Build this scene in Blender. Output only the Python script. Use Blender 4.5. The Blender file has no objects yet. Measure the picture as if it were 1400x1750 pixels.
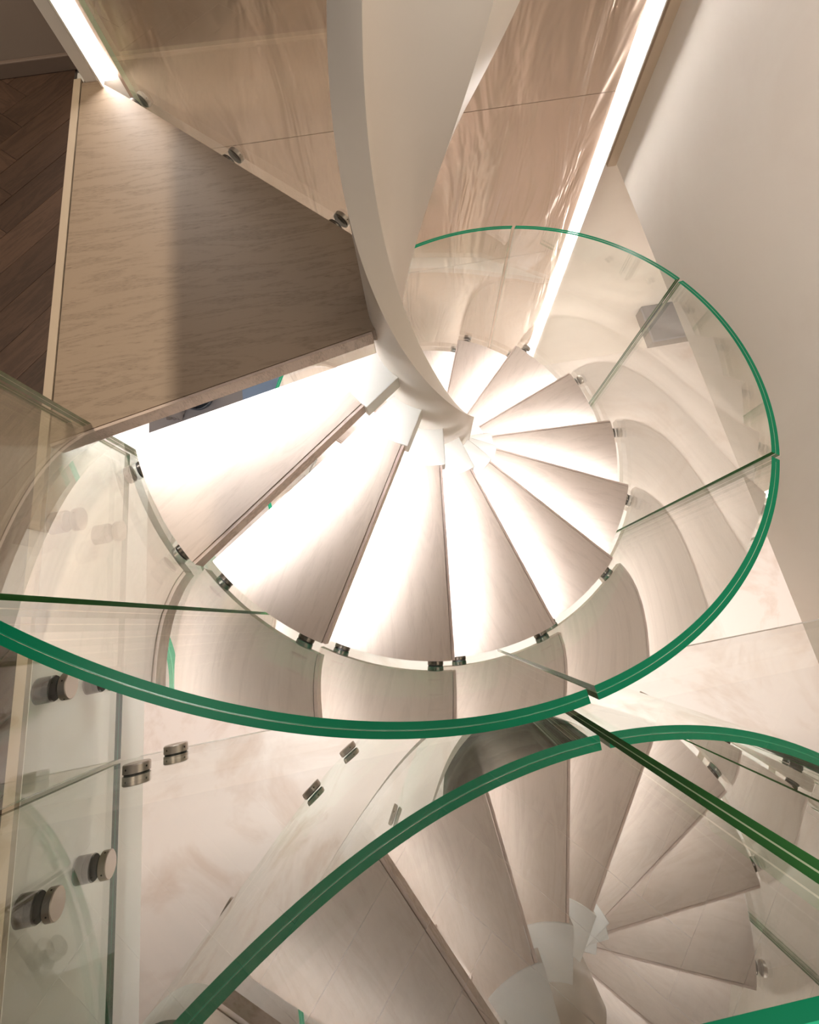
import bpy, bmesh, math, random
from mathutils import Matrix, Vector
random.seed(4)
scn = bpy.context.scene
R = math.radians

# ------------------------------------------------------------------ camera
ZC = 4.0955                       # lens height above the lower floor
cd = bpy.data.cameras.new('camera'); cam = bpy.data.objects.new('camera', cd)
scn.collection.objects.link(cam); scn.camera = cam
cam.matrix_world = Matrix(((0.984693, 0.164276, -0.058241, 0), (-0.173628, 0.895331, -0.410164, 0),
                           (-0.015235, 0.413999, 0.91015, ZC), (0, 0, 0, 1)))
cd.sensor_fit = 'HORIZONTAL'; cd.sensor_width = 36; cd.lens = 25.923
cd.shift_x = -0.01631; cd.shift_y = -0.19088; cd.clip_start = 0.02

# ------------------------------------------------------------------ world, lights, exposure
w = bpy.data.worlds.new('world'); scn.world = w; w.use_nodes = True
bg = w.node_tree.nodes['Background']; bg.inputs[0].default_value = (1.0, .93, .86, 1); bg.inputs[1].default_value = .08
scn.view_settings.view_transform = 'Standard'; scn.view_settings.look = 'None'
scn.view_settings.gamma = 1; scn.view_settings.use_curve_mapping = False; scn.view_settings.exposure = 0.35
scn.cycles.use_denoising = True; scn.cycles.max_bounces = 12; scn.cycles.transparent_max_bounces = 32
scn.cycles.diffuse_bounces = 5; scn.cycles.glossy_bounces = 5; scn.cycles.sample_clamp_indirect = 6
scn.cycles.caustics_reflective = False; scn.cycles.caustics_refractive = False

YWALL = 1.58
def lamp(name, typ, loc, energy, col, size=.1, rot=(0, 0, 0), size_y=None, spot=None):
    d = bpy.data.lights.new(name, typ); o = bpy.data.objects.new(name, d); scn.collection.objects.link(o)
    o.location = (loc[0], loc[1], loc[2] + ZC); d.energy = energy; d.color = col; o.rotation_euler = rot
    if typ == 'AREA':
        d.size = size
        if size_y: d.shape = 'RECTANGLE'; d.size_y = size_y
    else: d.shadow_soft_size = size
    if spot: d.spot_size = R(spot[0]); d.spot_blend = spot[1]
    return o
# the small downlight over the room left of the stairwell (its cone is cut off by an added header)
lamp('downlight', 'SPOT', (-.86, 1.0, 1.46), 115, (1, .86, .68), .008, (0, 0, 0), spot=(54, .25))
# soft fill from an unseen area lamp over the shaft
lamp('shaft_light', 'AREA', (.55, .75, 1.7), .6, (1, .95, .9), 1.0, (0, 0, 0), 1.2)
lamp('wall_fill', 'AREA', (-.02, .22, .30), 26, (1, .94, .88), .5, (0, R(-92), 0), .5)  # unseen area lamp added to brighten the right wall
# unseen area lamp added behind the lens to fill core and walls
lamp('front_fill', 'AREA', (.1, -.40, -.05), 3.2, (1, .95, .9), .4, (R(92), 0, 0), .2)
# two unseen spots added to streak the panelling with light
for x_, tx_, tz_, e_ in ((.30, .42, -2.1, 70), (-.20, -.34, -1.05, 16)):
    o_ = lamp('panel_streak_fill', 'SPOT', (x_, 1.22, .35), e_, (1, .96, .92), .015, spot=(36, .8))
    o_.rotation_euler = Vector((tx_ - x_, YWALL - 1.22, tz_ - .35)).to_track_quat('-Z', 'Y').to_euler()
# the lower hall is brightly lit
lamp('hall_light', 'AREA', (1.9, -.4, -1.99), 24, (1, .97, .95), 1.0, (0, 0, 0), 1.0)
lamp('hall_light', 'AREA', (-1.3, .3, -1.73), 14, (1, .97, .95), .8, (0, 0, 0), 1.0)
lamp('hall_light', 'AREA', (.2, -1.2, -1.75), 15, (1, .97, .95), 1.0, (0, 0, 0), .8)

# ------------------------------------------------------------------ helpers
def lin(c):
    return tuple(((v / 255) / 12.92 if v / 255 <= .04045 else (((v / 255) + .055) / 1.055) ** 2.4) for v in c) + (1,)
def mat(name, col=(200, 200, 200), rough=.5, metal=0, spec=.5, emit=None, coat=0):
    m = bpy.data.materials.new(name); m.use_nodes = True; b = m.node_tree.nodes['Principled BSDF']
    b.inputs['Base Color'].default_value = lin(col); b.inputs['Roughness'].default_value = rough
    b.inputs['Metallic'].default_value = metal; b.inputs['Specular IOR Level'].default_value = spec
    b.inputs['Coat Weight'].default_value = coat
    if emit: b.inputs['Emission Color'].default_value = lin(emit[0]); b.inputs['Emission Strength'].default_value = emit[1]
    return m
def nd(m, t, **k):
    n = m.node_tree.nodes.new(t)
    for a, v in k.items():
        if a.startswith('i_'): n.inputs[a[2:].replace('_', ' ')].default_value = v
        else: setattr(n, a, v)
    return n
def lk(m, a, ao, b, bi): m.node_tree.links.new(a.outputs[ao], b.inputs[bi])
def ramp(m, pts):
    n = m.node_tree.nodes.new('ShaderNodeValToRGB'); e = n.color_ramp.elements
    e[0].position, e[0].color = pts[0][0], pts[0][1]; e[1].position, e[1].color = pts[-1][0], pts[-1][1]
    for p, c in pts[1:-1]:
        x = e.new(p); x.color = c
    return n
def wood(name, base, dark, rough=.45, scale=1.0, stretch=9, contrast=.5, rnd=0, pores=.55):
    m = mat(name, base, rough); b = m.node_tree.nodes['Principled BSDF']
    tc = nd(m, 'ShaderNodeTexCoord'); mp = nd(m, 'ShaderNodeMapping')
    mp.inputs['Scale'].default_value = (scale, scale * stretch, scale)
    if rnd:
        oi = nd(m, 'ShaderNodeObjectInfo'); mu = nd(m, 'ShaderNodeVectorMath', operation='SCALE'); mu.inputs[3].default_value = 37
        cb = nd(m, 'ShaderNodeCombineXYZ'); lk(m, oi, 'Random', cb, 0); lk(m, oi, 'Random', cb, 1)
        lk(m, cb, 0, mu, 0); lk(m, mu, 0, mp, 'Location')
    lk(m, tc, 'Object', mp, 'Vector')
    n1 = nd(m, 'ShaderNodeTexNoise', i_Scale=1.4, i_Detail=3, i_Distortion=1.2); lk(m, mp, 0, n1, 'Vector')
    # contour lines of a smooth field give the cathedral grain
    w1 = nd(m, 'ShaderNodeMath', operation='MULTIPLY'); w1.inputs[1].default_value = 26; lk(m, n1, 0, w1, 0)
    w2 = nd(m, 'ShaderNodeMath', operation='SINE'); lk(m, w1, 0, w2, 0)
    n2 = nd(m, 'ShaderNodeTexNoise', i_Scale=24, i_Detail=4); mp2 = nd(m, 'ShaderNodeMapping'); mp2.inputs['Scale'].default_value = (1, 5, 1)
    lk(m, mp, 0, mp2, 0); lk(m, mp2, 0, n2, 'Vector')
    ad = nd(m, 'ShaderNodeMath', operation='MULTIPLY_ADD'); ad.inputs[1].default_value = .10; lk(m, w2, 0, ad, 0); lk(m, n2, 0, ad, 2)
    rp = ramp(m, [(.30, lin(dark)), (pores, lin(base))]); lk(m, ad, 0, rp, 0)
    mx = nd(m, 'ShaderNodeMix', data_type='RGBA'); mx.inputs[0].default_value = contrast
    mx.inputs[6].default_value = lin(base); lk(m, rp, 0, mx, 7)
    last = mx
    if rnd:
        hs = nd(m, 'ShaderNodeHueSaturation'); mr = nd(m, 'ShaderNodeMapRange'); mr.inputs[3].default_value = 1 - rnd; mr.inputs[4].default_value = 1 + rnd
        lk(m, oi, 'Random', mr, 0); lk(m, mr, 0, hs, 'Value'); lk(m, mx, 2, hs, 'Color'); lk(m, hs, 0, b, 'Base Color')
    else: lk(m, mx, 2, b, 'Base Color')
    bp = nd(m, 'ShaderNodeBump'); bp.inputs['Strength'].default_value = .12; bp.inputs['Distance'].default_value = .002
    lk(m, ad, 0, bp, 'Height'); lk(m, bp, 0, b, 'Normal')
    return m
def plaster(name, base, second, scale=3, rough=.6, amt=.5, lo=.45, hi=.62):
    m = mat(name, base, rough); b = m.node_tree.nodes['Principled BSDF']
    tc = nd(m, 'ShaderNodeTexCoord'); n1 = nd(m, 'ShaderNodeTexNoise', i_Scale=scale, i_Detail=9, i_Roughness=.62, i_Distortion=.9)
    lk(m, tc, 'Object', n1, 'Vector'); rp = ramp(m, [(lo, lin(base)), (hi, lin(second))]); lk(m, n1, 0, rp, 0)
    mx = nd(m, 'ShaderNodeMix', data_type='RGBA'); mx.inputs[0].default_value = amt; mx.inputs[6].default_value = lin(base)
    lk(m, rp, 0, mx, 7); lk(m, mx, 2, b, 'Base Color'); return m

M_tread = wood('whitewashed_oak', (210, 191, 176), (160, 138, 121), .55, 2.2, 7, .28)
M_land = wood('landing_oak', (162, 140, 118), (98, 79, 63), .5, 2.4, 8, .6, pores=.45)
M_edge = wood('oak_edge', (216, 194, 180), (150, 125, 108), .55, 3, 8, .5)
M_plank = wood('dark_oak', (84, 63, 50), (42, 30, 24), .42, 3.2, 7, .65, rnd=.22, pores=.6)
M_steel = mat('white_powder_coat', (238, 234, 226), .32, spec=.45)
M_rib = mat('white_satin_steel', (216, 204, 190), .3, spec=.5)
M_wall = plaster('painted_wall', (228, 218, 206), (221, 209, 196), 2.0, .7, .5)
M_white = mat('white_fascia', (230, 225, 216), .55)
M_trim = mat('beige_trim', (196, 176, 152), .5)
M_dim = mat('shaded_white_wall', (150, 134, 122), .7)  # white wall; its dimness is mixed into the colour
M_base = mat('taupe_skirting', (120, 103, 92), .5)
M_marble = plaster('polished_beige_stone', (222, 211, 203), (196, 174, 158), 2.0, .25, .75, .5, .68)
M_metal = mat('brushed_nickel', (168, 158, 148), .32, 1)
M_nickd = mat('nickel_rim', (120, 112, 104), .25, 1)
M_black = mat('black_gasket', (16, 15, 14), .5)
M_led = mat('led_diffuser', (255, 255, 255), .5, emit=((252, 250, 250), 17))
M_ledt = mat('led_tread', (255, 255, 255), .5, emit=((244, 249, 255), 118))
M_profile = mat('white_profile', (224, 216, 206), .4)

def glass(name, gain, tint):
    ior = 1.52
    m = bpy.data.materials.new(name); m.use_nodes = True; t = m.node_tree; t.nodes.clear()
    out = t.nodes.new('ShaderNodeOutputMaterial'); tr = t.nodes.new('ShaderNodeBsdfTransparent'); tr.inputs[0].default_value = tint
    gl = t.nodes.new('ShaderNodeBsdfGlossy'); gl.inputs['Roughness'].default_value = 0.0; gl.inputs[0].default_value = (.985, 1, .985, 1)
    fr = t.nodes.new('ShaderNodeFresnel'); fr.inputs[0].default_value = ior
    geo = t.nodes.new('ShaderNodeNewGeometry')
    # the same reflectance from both sides of a pane's face
    mx = t.nodes.new('ShaderNodeMixShader')
    # Fresnel node already inverts the ior for back faces; undo that with 1/ior there
    sel = t.nodes.new('ShaderNodeMix'); sel.data_type = 'FLOAT'; sel.inputs[2].default_value = ior; sel.inputs[3].default_value = 1 / ior
    t.links.new(geo.outputs['Backfacing'], sel.inputs[0]); t.links.new(sel.outputs[0], fr.inputs[0])
    ga = t.nodes.new('ShaderNodeMath'); ga.operation = 'MULTIPLY'; ga.inputs[1].default_value = gain   # exaggerates reflections beyond plain Fresnel where gain is high
    mn = t.nodes.new('ShaderNodeMath'); mn.operation = 'MINIMUM'; mn.inputs[1].default_value = .88
    t.links.new(fr.outputs[0], ga.inputs[0]); t.links.new(ga.outputs[0], mn.inputs[0]); t.links.new(mn.outputs[0], mx.inputs[0]); t.links.new(tr.outputs[0], mx.inputs[1]); t.links.new(gl.outputs[0], mx.inputs[2])
    t.links.new(mx.outputs[0], out.inputs[0])
    return m
M_glass = glass('clear_glass', 2.0, (.978, .99, .972, 1))
M_gl_left = glass('clear_side_glass', 1.0, (.972, .986, .965, 1))
M_gl_far = glass('clear_landing_glass', 1.0, (.97, .985, .965, 1))
M_gl_back = glass('clear_guard_glass_back', .5, (.972, .986, .965, 1))
M_gl_guard = glass('clear_guard_glass', 2.5, (.972, .986, .965, 1))
M_green = mat('green_glass_edge', (0, 124, 86), .3, spec=.15)
M_green_d = mat('deep_green_guard_edge', (0, 72, 46), .15, spec=.4)
M_green2_d = mat('deep_green_guard_interlayer', (10, 110, 76), .2, spec=.4)
M_green2 = mat('green_glass_interlayer', (30, 165, 120), .2, spec=.8)
M_greenv = mat('pale_green_glass_edge', (58, 112, 58), .12, spec=.4)
M_greenw = mat('pale_glass_interlayer', (206, 214, 178), .15, spec=.8)

def link(o, parent=None):
    scn.collection.objects.link(o)
    if parent is not None: o.parent = parent
    return o
def tag(o, label=None, cat=None, group=None, kind=None):
    for k, v in (('label', label), ('category', cat), ('group', group), ('kind', kind)):
        if v: o[k] = v
    return o
def empty(name, loc=(0, 0, 0), rz=0, parent=None):
    o = bpy.data.objects.new(name, None); o.empty_display_size = .05
    o.location = (loc[0], loc[1], loc[2] + (0 if parent else ZC)); o.rotation_euler = (0, 0, rz); return link(o, parent)
class MB:
    """collects faces; build() links them as one mesh object"""
    def __init__(s): s.v = []; s.f = []; s.m = []; s.sm = []
    def add(s, vs, fs, mi=0, smooth=False):
        b = len(s.v); s.v += [tuple(p) for p in vs]; s.f += [tuple(b + i for i in f) for f in fs]
        s.m += [mi] * len(fs); s.sm += [smooth] * len(fs); return s
    def box(s, x0, x1, y0, y1, z0, z1, mi=0):
        vs = [(x, y, z) for z in (z0, z1) for y in (y0, y1) for x in (x0, x1)]
        return s.add(vs, [(0, 2, 3, 1), (4, 5, 7, 6), (0, 1, 5, 4), (2, 6, 7, 3), (0, 4, 6, 2), (1, 3, 7, 5)], mi)
    def prism(s, poly, z0, z1, mi=0, smi=None, smooth=False):
        n = len(poly)
        s.add([(x, y, z1) for x, y in poly], [tuple(range(n))], mi)
        s.add([(x, y, z0) for x, y in poly], [tuple(reversed(range(n)))], mi)
        vs = [(x, y, z0) for x, y in poly] + [(x, y, z1) for x, y in poly]
        return s.add(vs, [(i, (i + 1) % n, n + (i + 1) % n, n + i) for i in range(n)], mi if smi is None else smi, smooth)
    def cyl(s, a, b, r, n=28, mi=0, r2=None, cap=True):
        a = Vector(a); b = Vector(b); d = (b - a).normalized(); u = d.orthogonal().normalized(); v = d.cross(u); r2 = r if r2 is None else r2
        ra = [a + (u * math.cos(t) + v * math.sin(t)) * r for t in [2 * math.pi * i / n for i in range(n)]]
        rb = [b + (u * math.cos(t) + v * math.sin(t)) * r2 for t in [2 * math.pi * i / n for i in range(n)]]
        s.add(ra + rb, [(i, (i + 1) % n, n + (i + 1) % n, n + i) for i in range(n)], mi, True)
        if cap: s.add(ra, [tuple(reversed(range(n)))], mi); s.add(rb, [tuple(range(n))], mi)
        return s
    def lathe(s, prof, n=32, mi=0, wob=None):
        vs = []
        for j, (r, z) in enumerate(prof):
            for i in range(n):
                t = 2 * math.pi * i / n; q = r * (1 + (wob(t, z) if wob else 0)); vs.append((q * math.cos(t), q * math.sin(t), z))
        fs = [(j * n + i, j * n + (i + 1) % n, (j + 1) * n + (i + 1) % n, (j + 1) * n + i) for j in range(len(prof) - 1) for i in range(n)]
        s.add(vs, fs, mi, True); return s
    def build(s, name, mats, parent=None, world=True, bevel=0):
        me = bpy.data.meshes.new(name)
        off = ZC if (parent is None and world) else 0
        me.from_pydata([(x, y, z + off) for x, y, z in s.v], [], s.f)
        for m in (mats if isinstance(mats, (list, tuple)) else [mats]): me.materials.append(m)
        for p, mi, sm in zip(me.polygons, s.m, s.sm): p.material_index = mi; p.use_smooth = sm
        o = bpy.data.objects.new(name, me); link(o, parent)
        if bevel:
            bm = bmesh.new(); bm.from_mesh(me); bmesh.ops.remove_doubles(bm, verts=bm.verts, dist=1e-6); bm.to_mesh(me); bm.free()
            b = o.modifiers.new('bevel', 'BEVEL'); b.width = bevel; b.segments = 2; b.limit_method = 'ANGLE'; b.angle_limit = R(40)
        return o
def struct(name, mb, m, parent=None, bevel=0):
    o = mb.build(name, m, parent, bevel=bevel)
    if parent is None: o['kind'] = 'structure'
    return o

# ------------------------------------------------------------------ measures (heights below are relative to the lens)
AX, AY = .123, .687               # stair axis
ZL = -1.2155                      # upper floor / landing
ZF = -4.0955                      # lower floor
RISE, STEP, PH = .18, 23.5386, -144.15
RT, RI, OFF = .788, .2601, .0163
RG0, RG1 = .800, .817             # curved glass
YG, XG = -.145, -.700             # inner faces of the straight guards
YW, XR = 1.60, 1.07               # panelled wall, right wall
TOP = 1.75
def zt(k): return -1.3955 - RISE * (k - 1)
def azk(k): return PH + STEP * (k - 1)
def P(r, az, z=None):
    p = (AX + r * math.cos(R(az)), AY + r * math.sin(R(az)))
    return p if z is None else p + (z,)

# ------------------------------------------------------------------ setting: lower storey
fl = MB().box(-2.6, 3.4, -2.6, 3.0, ZF - .1, ZF)
struct('floor', fl, M_marble)
struct('wall_back', MB().box(-2.6, 3.4, YW, YW + .05, ZF, -1.92), M_wall)
struct('wall_back', MB().box(-.74, XR + .2, YW, YW + .05, -1.92, TOP), M_wall)
struct('wall_left', MB().box(-2.72, -2.6, -2.6, 3.0, ZF, -1.70), M_wall)
struct('wall_front', MB().box(-2.6, 3.4, -2.72, -2.6, ZF, -1.70), M_wall)
struct('wall_right', MB().box(3.4, 3.52, -2.6, 3.0, ZF, -1.92), M_wall)
struct('wall_rear', MB().box(-2.6, 3.4, 3.0, 3.12, ZF, -1.70), M_wall)
# the right-hand wall of the shaft hangs from the storey above and ends at its soffit
struct('wall_side', MB().box(XR, XR + .2, -1.6, YW, -1.92, TOP), M_wall)
struct('ceiling', MB().box(XR + .2, 3.4, -2.6, 3.0, -1.92, -1.80), M_white)
# the upper floor slab: left of and in front of the stairwell
struct('ceiling', MB().box(-2.6, -.7465, -2.6, 3.0, -1.70, ZL - .012), M_white)
struct('ceiling', MB().box(-.7465, XR, -2.6, -.163, -1.70, ZL - .012), M_white)
tr = MB(); tr.box(-.768, -.748, -.185, YW, ZL - .014, ZL + .002); struct('trim_1', tr, M_trim)
tr = MB(); tr.box(-.768, XR, -.188, -.163, ZL - .014, ZL + .002); struct('trim_2', tr, M_trim)
# the panelled wall's neighbour on the upper floor, its skirting and the corner post
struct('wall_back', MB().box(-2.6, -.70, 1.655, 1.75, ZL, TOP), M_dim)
struct('baseboard_back', MB().box(-2.2, -.745, 1.64, 1.655, ZL, ZL + .05), M_base, bevel=.003)
post = MB(); post.box(-.735, -.700, YW - .018, YW + .05, ZL, TOP); post.box(-.700, -.685, YW - .006, YW + .02, ZL, TOP)
struct('trim_3', post, M_profile, bevel=.002)
# beige return strip in the right-hand corner and the white margin beside the light line
st = MB(); st.box(1.032, 1.070, YW - .016, YW, -1.93, TOP); struct('trim_4', st, M_trim)
struct('ceiling', MB().box(-.772, -.75, -2.0, 1.60, .83, 1.75), M_wall)      # unseen header, added to cut the downlight and shade the landing

# upper floor of herringbone planks, each its own piece
fu = struct('floor', MB().prism([(-2.6, -1.6), (XR, -1.6), (XR, -.19), (-.77, -.19), (-.77, 1.655), (-2.6, 1.655)], ZL - .012, ZL - .008), mat('dark_underlay', (44, 32, 26), .8))
def clip(poly, x0, x1, y0, y1):
    for ax, v, sgn in ((0, x0, 1), (0, x1, -1), (1, y0, 1), (1, y1, -1)):
        outp = []
        for i in range(len(poly)):
            a, b = poly[i - 1], poly[i]; da, db = sgn * (a[ax] - v), sgn * (b[ax] - v)
            if (da < 0) != (db < 0):
                t = da / (da - db); outp.append((a[0] + (b[0] - a[0]) * t, a[1] + (b[1] - a[1]) * t))
            if db >= 0: outp.append(b)
        poly = outp
        if not poly: return []
    return poly
PW, PLN, GAP = .086, .43, .0005
cs = math.cos(R(45)); n_pl = 0
for gi in range(-44, 44):
    for gj in range(-8, 8):
        for kind in (0, 1):
            # herringbone lattice: rows step by one plank width along the diagonal
            ox = gi * PW + gj * 2 * PLN * .5 + gj * PLN * .5 * 0; oy = gi * PW - gj * PLN
            ox = gi * PW + gj * PLN; oy = gi * PW - gj * PLN
            if kind == 0: q = (ox, oy, ox + PLN, oy + PW)
            else: q = (ox + PLN - PLN, oy + PW, ox + PW, oy + PW + PLN)
            x0, y0, x1, y1 = q[0] + GAP, q[1] + GAP, q[2] - GAP, q[3] - GAP
            pts = [(x0, y0), (x1, y0), (x1, y1), (x0, y1)]
            pts = [((x - y) * cs - .9, (x + y) * cs + .1) for x, y in pts]
            cx = sum(p[0] for p in pts) / 4; cy = sum(p[1] for p in pts) / 4
            if not (-2.1 < cx < 1.5 and -1.5 < cy < 2.0): continue
            for reg in ((-1.55, -.768, -1.0, 1.642), (-.768, XR, -.85, -.188)):
                pl = clip(pts, *reg)
                if len(pl) < 3: continue
                area = abs(sum(pl[i - 1][0] * pl[i][1] - pl[i][0] * pl[i - 1][1] for i in range(len(pl)))) / 2
                if area < .00003: continue
                a = R(45) if kind == 0 else R(135)
                loc = [((x - cx) * math.cos(a) + (y - cy) * math.sin(a), -(x - cx) * math.sin(a) + (y - cy) * math.cos(a)) for x, y in pl]
                o = MB().prism(loc, -.008, random.uniform(-.0004, .0004)).build('plank', M_plank, fu, world=False)
                o.location = (cx, cy, ZC + ZL); o.rotation_euler = (0, 0, a); n_pl += 1
print('planks', n_pl)

# ------------------------------------------------------------------ wall panelling with light lines
def satin():
    m = mat('brown_satin_panel', (182, 160, 142), .27, .55, spec=.6); b = m.node_tree.nodes['Principled BSDF']
    tc = nd(m, 'ShaderNodeTexCoord'); mp = nd(m, 'ShaderNodeMapping'); mp.inputs['Scale'].default_value = (5, 5, .9)
    mp.inputs['Rotation'].default_value = (0, R(18), 0)
    n1 = nd(m, 'ShaderNodeTexNoise', i_Scale=1.5, i_Detail=3, i_Distortion=.8); lk(m, tc, 'Object', mp, 0); lk(m, mp, 0, n1, 'Vector')
    bp = nd(m, 'ShaderNodeBump'); bp.inputs['Strength'].default_value = .8; bp.inputs['Distance'].default_value = .04
    n2 = nd(m, 'ShaderNodeTexNoise', i_Scale=900, i_Detail=1); lk(m, tc, 'Object', n2, 'Vector')
    b2 = nd(m, 'ShaderNodeBump'); b2.inputs['Strength'].default_value = .15; b2.inputs['Distance'].default_value = .001
    lk(m, n1, 0, bp, 'Height'); lk(m, n2, 0, b2, 'Height'); lk(m, bp, 0, b2, 'Normal'); lk(m, b2, 0, b, 'Normal')
    return m
M_panel = satin()
pw = empty('wall_panelling', (0, YW, ZF))
tag(pw, 'tall brown satin panelling behind the stair with thin dark joints', 'panelling')
def wbox(par, name, x0, x1, y0, y1, z0, z1, m, bevel=0):
    return MB().box(x0, x1, y0 - YW, y1 - YW, z0 - ZF, z1 - ZF).build(name, m, par, bevel=bevel)
g = .0022
wbox(pw, 'backing', -.64, .955, YW - .004, YW, ZF, TOP, M_black)
for x0, x1, z0, z1 in ((-.640, .953, -.35, TOP), (-.640, .953, -1.53, -.35), (-.640, .953, -2.5, -1.53),
                       (-.640, .155, ZF, -2.5), (.155, .953, ZF, -2.5)):
    wbox(pw, 'panel', x0 + g / 2, x1 - g / 2, YW - .016, YW - .004, z0 + g / 2, z1 - g / 2, M_panel)
LTOP = .0
for x, sg, zb_, lab in ((.977, 1, ZF, 'glowing vertical light line right of the brown panelling'), (-.662, -1, ZL + .001, 'glowing vertical light line left of the brown panelling by the landing')):
    e = empty('light_line', (x, YW, zb_)); tag(e, lab, 'light', 'light lines beside the panelling')
    MB().box(-.021, .021, -.012, -.002, 0, LTOP - zb_).box(sg * .0205 - .0025, sg * .0205 + .0025, -.050, -.012, 0, LTOP - zb_).build('channel', M_profile, e)
    MB().box(-.0175, .0175, -.026, -.012, 0, LTOP - zb_).build('diffuser', M_led, e, bevel=.005)

# ------------------------------------------------------------------ the spiral staircase
stair = empty('spiral_staircase', (AX, AY, ZF))
tag(stair, 'spiral staircase of pale oak treads around a white helical core', 'staircase')
def arc(r, a0, a1, n): return [(r * math.cos(R(a0 + (a1 - a0) * i / n)), r * math.sin(R(a0 + (a1 - a0) * i / n))) for i in range(n + 1)]
def on_nose(r): return (math.sqrt(r * r - OFF * OFF), OFF)
SPAN = 24.85; TH = .052
def tread_poly(ri, ro, front=0.0):
    # local frame: x along the nosing, +y is the way down
    a0 = math.degrees(math.asin((OFF - front) / ro)); a1 = math.degrees(math.asin((OFF - front) / ri))
    return arc(ro, -SPAN, a0, 14) and (arc(ri, a1, -SPAN, 8) + arc(ro, -SPAN, a0, 16))
def make_tread(k, m):
    az = azk(k); z = zt(k) - ZF
    t = MB().prism(tread_poly(RI - .004, RT, .009), -TH, 0).build('tread', m, stair)
    t.location = (0, 0, z); t.rotation_euler = (0, 0, R(az))
    t_n = MB().box(RI + .001, RT - .001, OFF - .0078, OFF, -TH, -.0015).build('nosing', M_edge, t)
    # white steel bracket around the core
    b = MB(); ri, ro = .150, RI
    y1 = OFF + .010
    a0 = math.degrees(math.asin(y1 / ro)); a1 = math.degrees(math.asin(y1 / ri))
    poly = arc(ri, a1, -SPAN, 8) + arc(ro + .003, -SPAN, a0, 12)
    b.prism(poly, -.064, .004)
    b.build('bracket', M_steel, t, bevel=.002)
    MB().box(RI + .02, RT - .02, OFF - .040, OFF - .026, -TH - .006, -TH).build('light_strip', M_ledt, t)
    MB().box(RI + .018, RT - .018, OFF - .020, OFF - .017, -TH - .0118, -TH).build('light_shield', M_profile, t)  # added lip, stops the strip's light short of the nosing below
    return t
for k in range(1, 16): make_tread(k, M_tread)
# landing board: wedge whose straight edges follow the room
lp = [(-.745, .489), (-.0286, .632)]
lp += [P(.150, a) for a in range(-158, -222, -6)]
lp += [(-.041, .910), (-.617, 1.503), (-.700, YW - .018), (-.745, YW - .018)]
lp = [(x - AX, y - AY) for x, y in lp]
land = MB().prism(lp, -TH, 0).build('landing_board', M_land, stair); land.location = (0, 0, ZL - ZF)
land['label'] = 'wide beige oak landing board'
d = Vector((-.0286 + .745, .632 - .489)); L_ = d.length; d.normalize(); nrm = Vector((d.y, -d.x))
e0 = Vector((-.745 - AX, .489 - AY)); e1 = e0 + d * L_
MB().prism([tuple(e0 + nrm * .0012), tuple(e0 + nrm * .008), tuple(e1 + nrm * .008), tuple(e1 + nrm * .0012)][::1], -TH, -.0015).build('nosing', M_edge, land)
q0 = e0 + d * .05 - nrm * .060; q1 = e1 - d * .12 - nrm * .060
MB().prism([tuple(q0), tuple(q0 - nrm * .014), tuple(q1 - nrm * .014), tuple(q1)], -TH - .006, -TH).build('light_strip', M_ledt, land)
# bracket under the landing at the core
MB().prism([(x, y) for x, y in arc(.150, -168, -222, 8) + arc(RI, -222, -168, 8)], -.074, -TH - .002).build('bracket', M_steel, land)
# helical core: an open steel tube winding down
RO_, RN_ = .1523, .099
def zrib(az, off): return -1.3955 - RISE * (az - PH) / STEP + off
hb = MB(); azs = [-425 + 2.5 * i for i in range(0, 260)]
azs = [a for a in azs if zrib(a, -.605) < 1.6]
rows = []
for a in azs:
    zt_, zb_ = min(zrib(a, .3396), TOP), max(min(zrib(a, -.605), TOP), ZF)
    if zt_ <= ZF + .002: break
    rows.append((a, zt_, zb_))
def strip(fn0, fn1, smooth=True, mi=0):
    vs = []; 
    for a, t_, b_ in rows: vs += [fn0(a, t_, b_), fn1(a, t_, b_)]
    hb.add(vs, [(2 * i, 2 * i + 1, 2 * i + 3, 2 * i + 2) for i in range(len(rows) - 1)], mi, smooth)
def C_(r, a, z): return (r * math.cos(R(a)), r * math.sin(R(a)), z - ZF)
strip(lambda a, t, b: C_(RO_, a, t), lambda a, t, b: C_(RO_, a, b))
strip(lambda a, t, b: C_(RN_, a, b), lambda a, t, b: C_(RN_, a, t))
strip(lambda a, t, b: C_(RN_, a, t), lambda a, t, b: C_(RO_, a, t))
strip(lambda a, t, b: C_(RO_, a, b), lambda a, t, b: C_(RN_, a, b))
for a, t, b in (rows[0], rows[-1]):
    hb.add([C_(RN_, a, b), C_(RO_, a, b), C_(RO_, a, t), C_(RN_, a, t)], [(0, 1, 2, 3)])
hb.build('helical_core', M_rib, stair)

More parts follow.
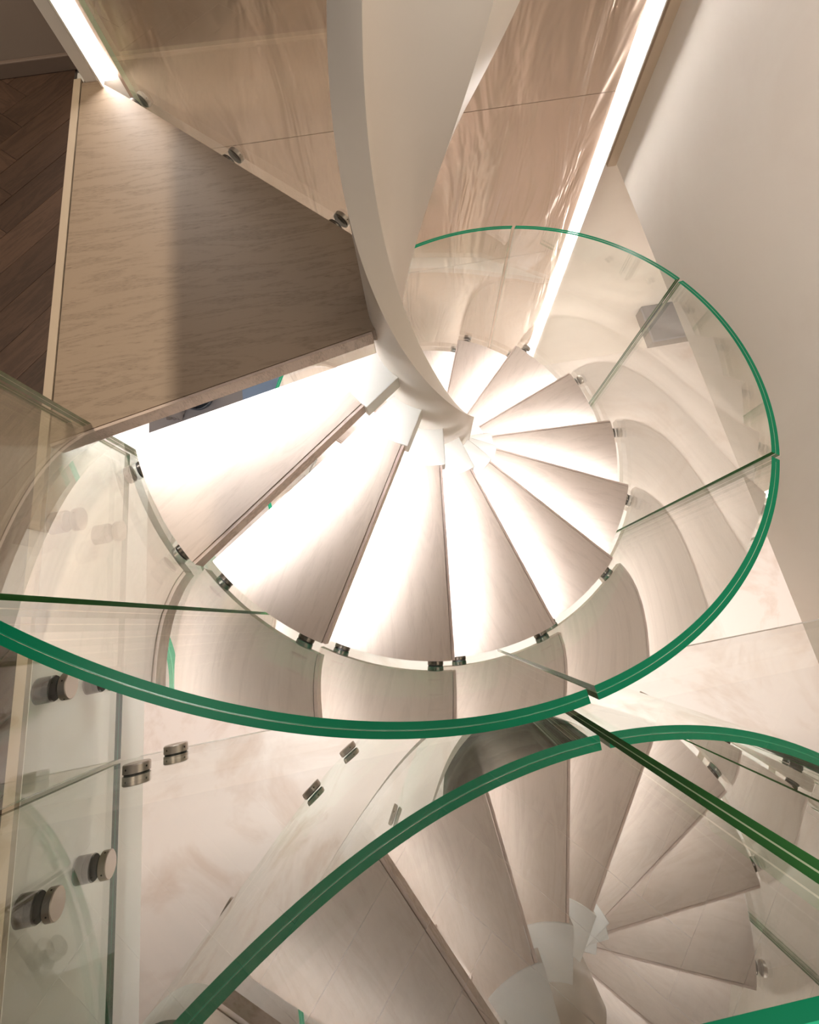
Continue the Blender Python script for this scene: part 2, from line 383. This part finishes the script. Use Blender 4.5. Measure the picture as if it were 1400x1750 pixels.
# ------------------------------------------------------------------ glass
def standoff(par, base, out_dir, spacer, glass_t, cap, r=.022, name='fixing'):
    """a round point fixing: spacer, black gasket, glass, gasket, cap; axis along out_dir"""
    b = Vector(base); d_ = Vector(out_dir).normalized()
    f = MB().cyl(b, b + d_ * (spacer - .003), r * .96).build(name, M_nickd, par)
    MB().cyl(b + d_ * (spacer - .003), b + d_ * spacer, r * .9).cyl(b + d_ * (spacer + glass_t), b + d_ * (spacer + glass_t + .002), r * .9).build('gasket', M_black, f)
    s0 = spacer + glass_t + .002
    c_ = MB().cyl(b + d_ * s0, b + d_ * (s0 + cap - .0015), r).cyl(b + d_ * (s0 + cap - .0015), b + d_ * (s0 + cap), r, r2=r - .0015)
    c_.build('cap', M_metal, f)
    # the grub-screw holes in the rim
    u = d_.orthogonal().normalized(); v = d_.cross(u); h = MB()
    for t in (20, 110, 200, 290):
        w_ = u * math.cos(R(t)) + v * math.sin(R(t)); q = b + d_ * (s0 + cap * .5) + w_ * (r - .0004)
        h.cyl(q, q + w_ * .0008, .0016, 8)
    h.build('screw_holes', M_black, f)['kind'] = 'stuff'
    return f
KN = [(-175, -.23), (-150, -.425), (-132.7, -.560), (-108, -.752), (-85.2, -.886), (-37.9, -1.214), (9.2, -1.569), (56, -1.930), (103, -2.29), (150, -2.65), (197, -3.01), (244, -3.3)]
def ztop(az):
    for (a0, z0), (a1, z1) in zip(KN, KN[1:]):
        if a0 <= az <= a1:
            return z0 + (z1 - z0) * (az - a0) / (a1 - a0)
    return KN[-1][1]
def zsm(az): return sum(ztop(az + o) for o in (-6, -3, 0, 3, 6)) / 5
def zbot(az): return max(-1.3955 - RISE * (az - PH) / STEP - .34, ZF + .05)
def curved_panel(a0, a1, label, fixes):
    e = empty('curved_glass_panel', (AX, AY, ZF)); tag(e, label, 'glass panel', 'curved panels of the stair balustrade')
    n = max(8, int((a1 - a0) / 1.0)); A_ = [a0 + (a1 - a0) * i / n for i in range(n + 1)]
    mb = MB(); r = [RG0, RG0 + .0078, RG1 - .0078, RG1]
    T = [zsm(a) for a in A_]; B = [zbot(a) for a in A_]
    def st(p, q, mi, sm=True):
        vs = []
        for i in range(n + 1): vs += [p(i), q(i)]
        mb.add(vs, [(2 * i, 2 * i + 2, 2 * i + 3, 2 * i + 1) for i in range(n)], mi, sm)
    st(lambda i: C_(r[0], A_[i], T[i]), lambda i: C_(r[0], A_[i], B[i]), 0)
    st(lambda i: C_(r[3], A_[i], B[i]), lambda i: C_(r[3], A_[i], T[i]), 0)
    for j, mi in ((0, 1), (1, 2), (2, 1)):
        dz = -.0012 if j == 1 else 0
        st(lambda i: C_(r[j + 1], A_[i], T[i] + dz), lambda i: C_(r[j], A_[i], T[i] + dz), mi)
        st(lambda i: C_(r[j], A_[i], B[i]), lambda i: C_(r[j + 1], A_[i], B[i]), mi)
        for i, rev in ((0, False), (n, True)):
            q = [C_(r[j], A_[i], B[i]), C_(r[j + 1], A_[i], B[i]), C_(r[j + 1], A_[i], T[i]), C_(r[j], A_[i], T[i])]
            mb.add(q, [(3, 2, 1, 0) if rev else (0, 1, 2, 3)], 3 if mi == 1 else 4)
    mb.build('pane', [M_glass, M_green, M_green2, M_greenv, M_greenw], e)
    for az, k in fixes:
        z = zt(k) - .030 - ZF
        base = (RT * math.cos(R(az)) - 0.001, RT * math.sin(R(az)), z)
        standoff(e, base, (math.cos(R(az)), math.sin(R(az)), 0), .0125, .0175, .012)
    return e
seams = [-168.3, -132.7, -85.2, -38.0, 9.2, 56.0, 103, 150, 197]
fix = []
for k in range(1, 16):
    fix.append((azk(k) - 21.0 if k > 1 else -163.8, k)); fix.append((azk(k) - 2.5, k))
labs = ['curved glass panel at the stair head, beside the landing nosing',
        'largest curved glass panel with thick green rim, front left of the stair',
        'curved glass panel with green rim on the right front of the stair',
        'curved glass panel with arched green rim facing the white right wall',
        'curved glass panel in front of the right light line',
        'curved glass panel in front of the brown wall, beside the core',
        'curved glass panel below the landing, mostly hidden',
        'lowest curved glass panel under the left treads']
for i in range(8):
    a0, a1 = seams[i] + .45, seams[i + 1] - .45
    curved_panel(a0, a1, labs[i], [f_ for f_ in fix if a0 + 1 < f_[0] < a1 - 1])

def flat_panel(name, label, o, u, L, zb, ztp, n_out, fixes, mglass, spacer=.008, group='straight guard panels', cap=.014, rev=False):
    """pane from o along u; the given line is its face on the stairwell side, thickness grows along n_out"""
    e = empty(name, (o[0], o[1], ZL)); tag(e, label, 'glass panel', group)
    u = Vector(u).normalized(); nn = Vector(n_out).normalized(); T = .0135; cuts = [0, .0061, .0074, T]
    mb = MB()
    def q(s, t, z): return (u.x * s + nn.x * t, u.y * s + nn.y * t, z - ZL)
    flip = (u.x * nn.y - u.y * nn.x) < 0
    def face(vs, mi): mb.add(vs if not flip else vs[::-1], [tuple(range(4))], mi)
    face([q(0, 0, zb), q(L, 0, zb), q(L, 0, ztp), q(0, 0, ztp)], 0)
    face([q(L, T, zb), q(0, T, zb), q(0, T, ztp), q(L, T, ztp)], 5)
    for j in range(3):
        a, b = cuts[j], cuts[j + 1]; mi = 2 if j == 1 else 1
        face([q(0, a, ztp), q(L, a, ztp), q(L, b, ztp), q(0, b, ztp)], mi)
        face([q(0, b, zb), q(L, b, zb), q(L, a, zb), q(0, a, zb)], mi)
        face([q(L, a, zb), q(L, b, zb), q(L, b, ztp), q(L, a, ztp)], 3 if j != 1 else 4)
        face([q(0, b, zb), q(0, a, zb), q(0, a, ztp), q(0, b, ztp)], 3 if j != 1 else 4)
    mb.build('pane', [mglass, M_green_d, M_green2_d] + ([M_greenw, M_greenw] if mglass is M_gl_far else [M_greenv, M_greenw]) + [M_gl_back if mglass is M_gl_guard else mglass], e)
    for s, z in fixes:
        base = Vector(q(s, T + spacer, z)); standoff(e, base, (-nn.x, -nn.y, 0), spacer, T, cap, r=.0235)
    return e
GT = -.293
flat_panel('guard_panel', 'straight glass guard along the left floor edge, ending at the landing', (XG, YG + .004), (0, 1), .525 - YG, -1.485, GT, (-1, 0),
           [(.156, -1.25), (.156, -1.425), (.465, -1.25), (.465, -1.425)], M_gl_left, spacer=.032)
flat_panel('guard_panel', 'straight glass guard along the front floor edge, left of the seam', (XG - .018, YG), (1, 0), .163 - XG + .018, -1.485, GT, (0, -1),
           [(.158, -1.25), (.158, -1.425)], M_gl_guard, spacer=.0045)
flat_panel('guard_panel', 'straight glass guard along the front floor edge, right of the seam', (.178, YG), (1, 0), XR - .006 - .178, -1.485, GT, (0, -1),
           [(.80, -1.25), (.80, -1.425)], M_gl_guard, spacer=.0045)
du = Vector((-.617 + .041, 1.503 - .910)); Ld = du.length; du.normalize(); dn = Vector((du.y, -du.x))
if dn.dot(Vector((1, 1))) < 0: dn = -dn
o_ = Vector((-.041, .910)) + dn * .013 - du * .115
flat_panel('guard_panel', 'straight glass guard along the far edge of the landing', (o_.x, o_.y), du, Ld + .10, -1.36, GT, dn,
           [], M_gl_far, spacer=.012)
lg = bpy.data.objects['guard_panel.003']
for s in (.053, .43, .80):
    b = du * (s + .127) + dn * (-.012) + Vector((0, 0)); standoff(lg, (b.x, b.y, -.030), (dn.x, dn.y, 0), .012, .017, .012, r=.024)

# ------------------------------------------------------------------ lower hall furniture glimpsed through the gaps
def table(name, label, x0, x1, y0, y1, h, mt, ml):
    e = empty(name, ((x0 + x1) / 2, (y0 + y1) / 2, ZF)); tag(e, label, 'table'); a, b = (x1 - x0) / 2, (y1 - y0) / 2
    MB().box(-a, a, -b, b, h - .03, h).build('tabletop', mt, e, bevel=.004)
    for sx in (-1, 1):
        for sy in (-1, 1):
            MB().box(sx * (a - .05) - .02, sx * (a - .05) + .02, sy * (b - .05) - .02, sy * (b - .05) + .02, 0, h - .03).build('leg', ml, e, bevel=.003)
    return e
M_grey = mat('grey_tabletop', (112, 107, 106), .35); M_dk = mat('dark_metal', (60, 58, 58), .4, .6)
M_blue = mat('blue_cloth', (104, 120, 142), .8)
table('console_table', 'grey console table in the hall below, seen under the landing nosing', -1.62, -.665, 1.12, 1.56, .745, M_grey, M_dk)
mc = MB().box(-.12, .12, -.16, .16, 0, .006).build('placemat', M_blue); mc.location = (-.78, 1.42, ZC + ZF + .745); 
mc.location = (-.79, 1.42, .745); tag(mc, 'blue placemat on the right end of the grey console table', 'placemat')
# MB().build adds ZC to world meshes: shift back
for v in mc.data.vertices: v.co.z -= ZC
M_vglass = mat('crumpled_glass', (150, 140, 136), .08, .5, spec=.9)
vs_ = MB().lathe([(.0, .0), (.045, .0), (.06, .03), (.05, .09), (.062, .15), (.055, .16), (.045, .09), (.05, .03), (0, .02)], 28,
                 wob=lambda t, z: .16 * math.sin(5 * t + 30 * z) + .07 * math.sin(9 * t - 44 * z)).build('vase', M_vglass, world=True)
for v in vs_.data.vertices: v.co.z -= ZC
vs_.location = (-1.30, 1.405, .745); tag(vs_, 'crumpled clear glass vase on the grey console table', 'vase')
bw = MB().lathe([(.0, .0), (.04, .0), (.085, .05), (.095, .09), (.088, .09), (.075, .05), (.03, .015), (0, .015)], 32).build('bowl', mat('dark_ceramic', (40, 44, 52), .25))
for v in bw.data.vertices: v.co.z -= ZC
bw.location = (-1.15, 1.46, .745); tag(bw, 'dark round bowl beside the glass vase', 'bowl')
e = empty('wall_shelf', (2.28, 1.42, ZF + .62)); tag(e, 'grey shelf on the far wall of the hall below, seen past the right wall', 'shelf')
MB().box(-.62, .42, -.07, .178, .097, .125).build('shelf_top', mat('slate_shelf_top', (72, 76, 84), .4), e, bevel=.003)
MB().box(-.62, .42, -.066, .178, 0, .097).build('front', mat('dark_shelf_front', (70, 58, 48), .6), e, bevel=.003)
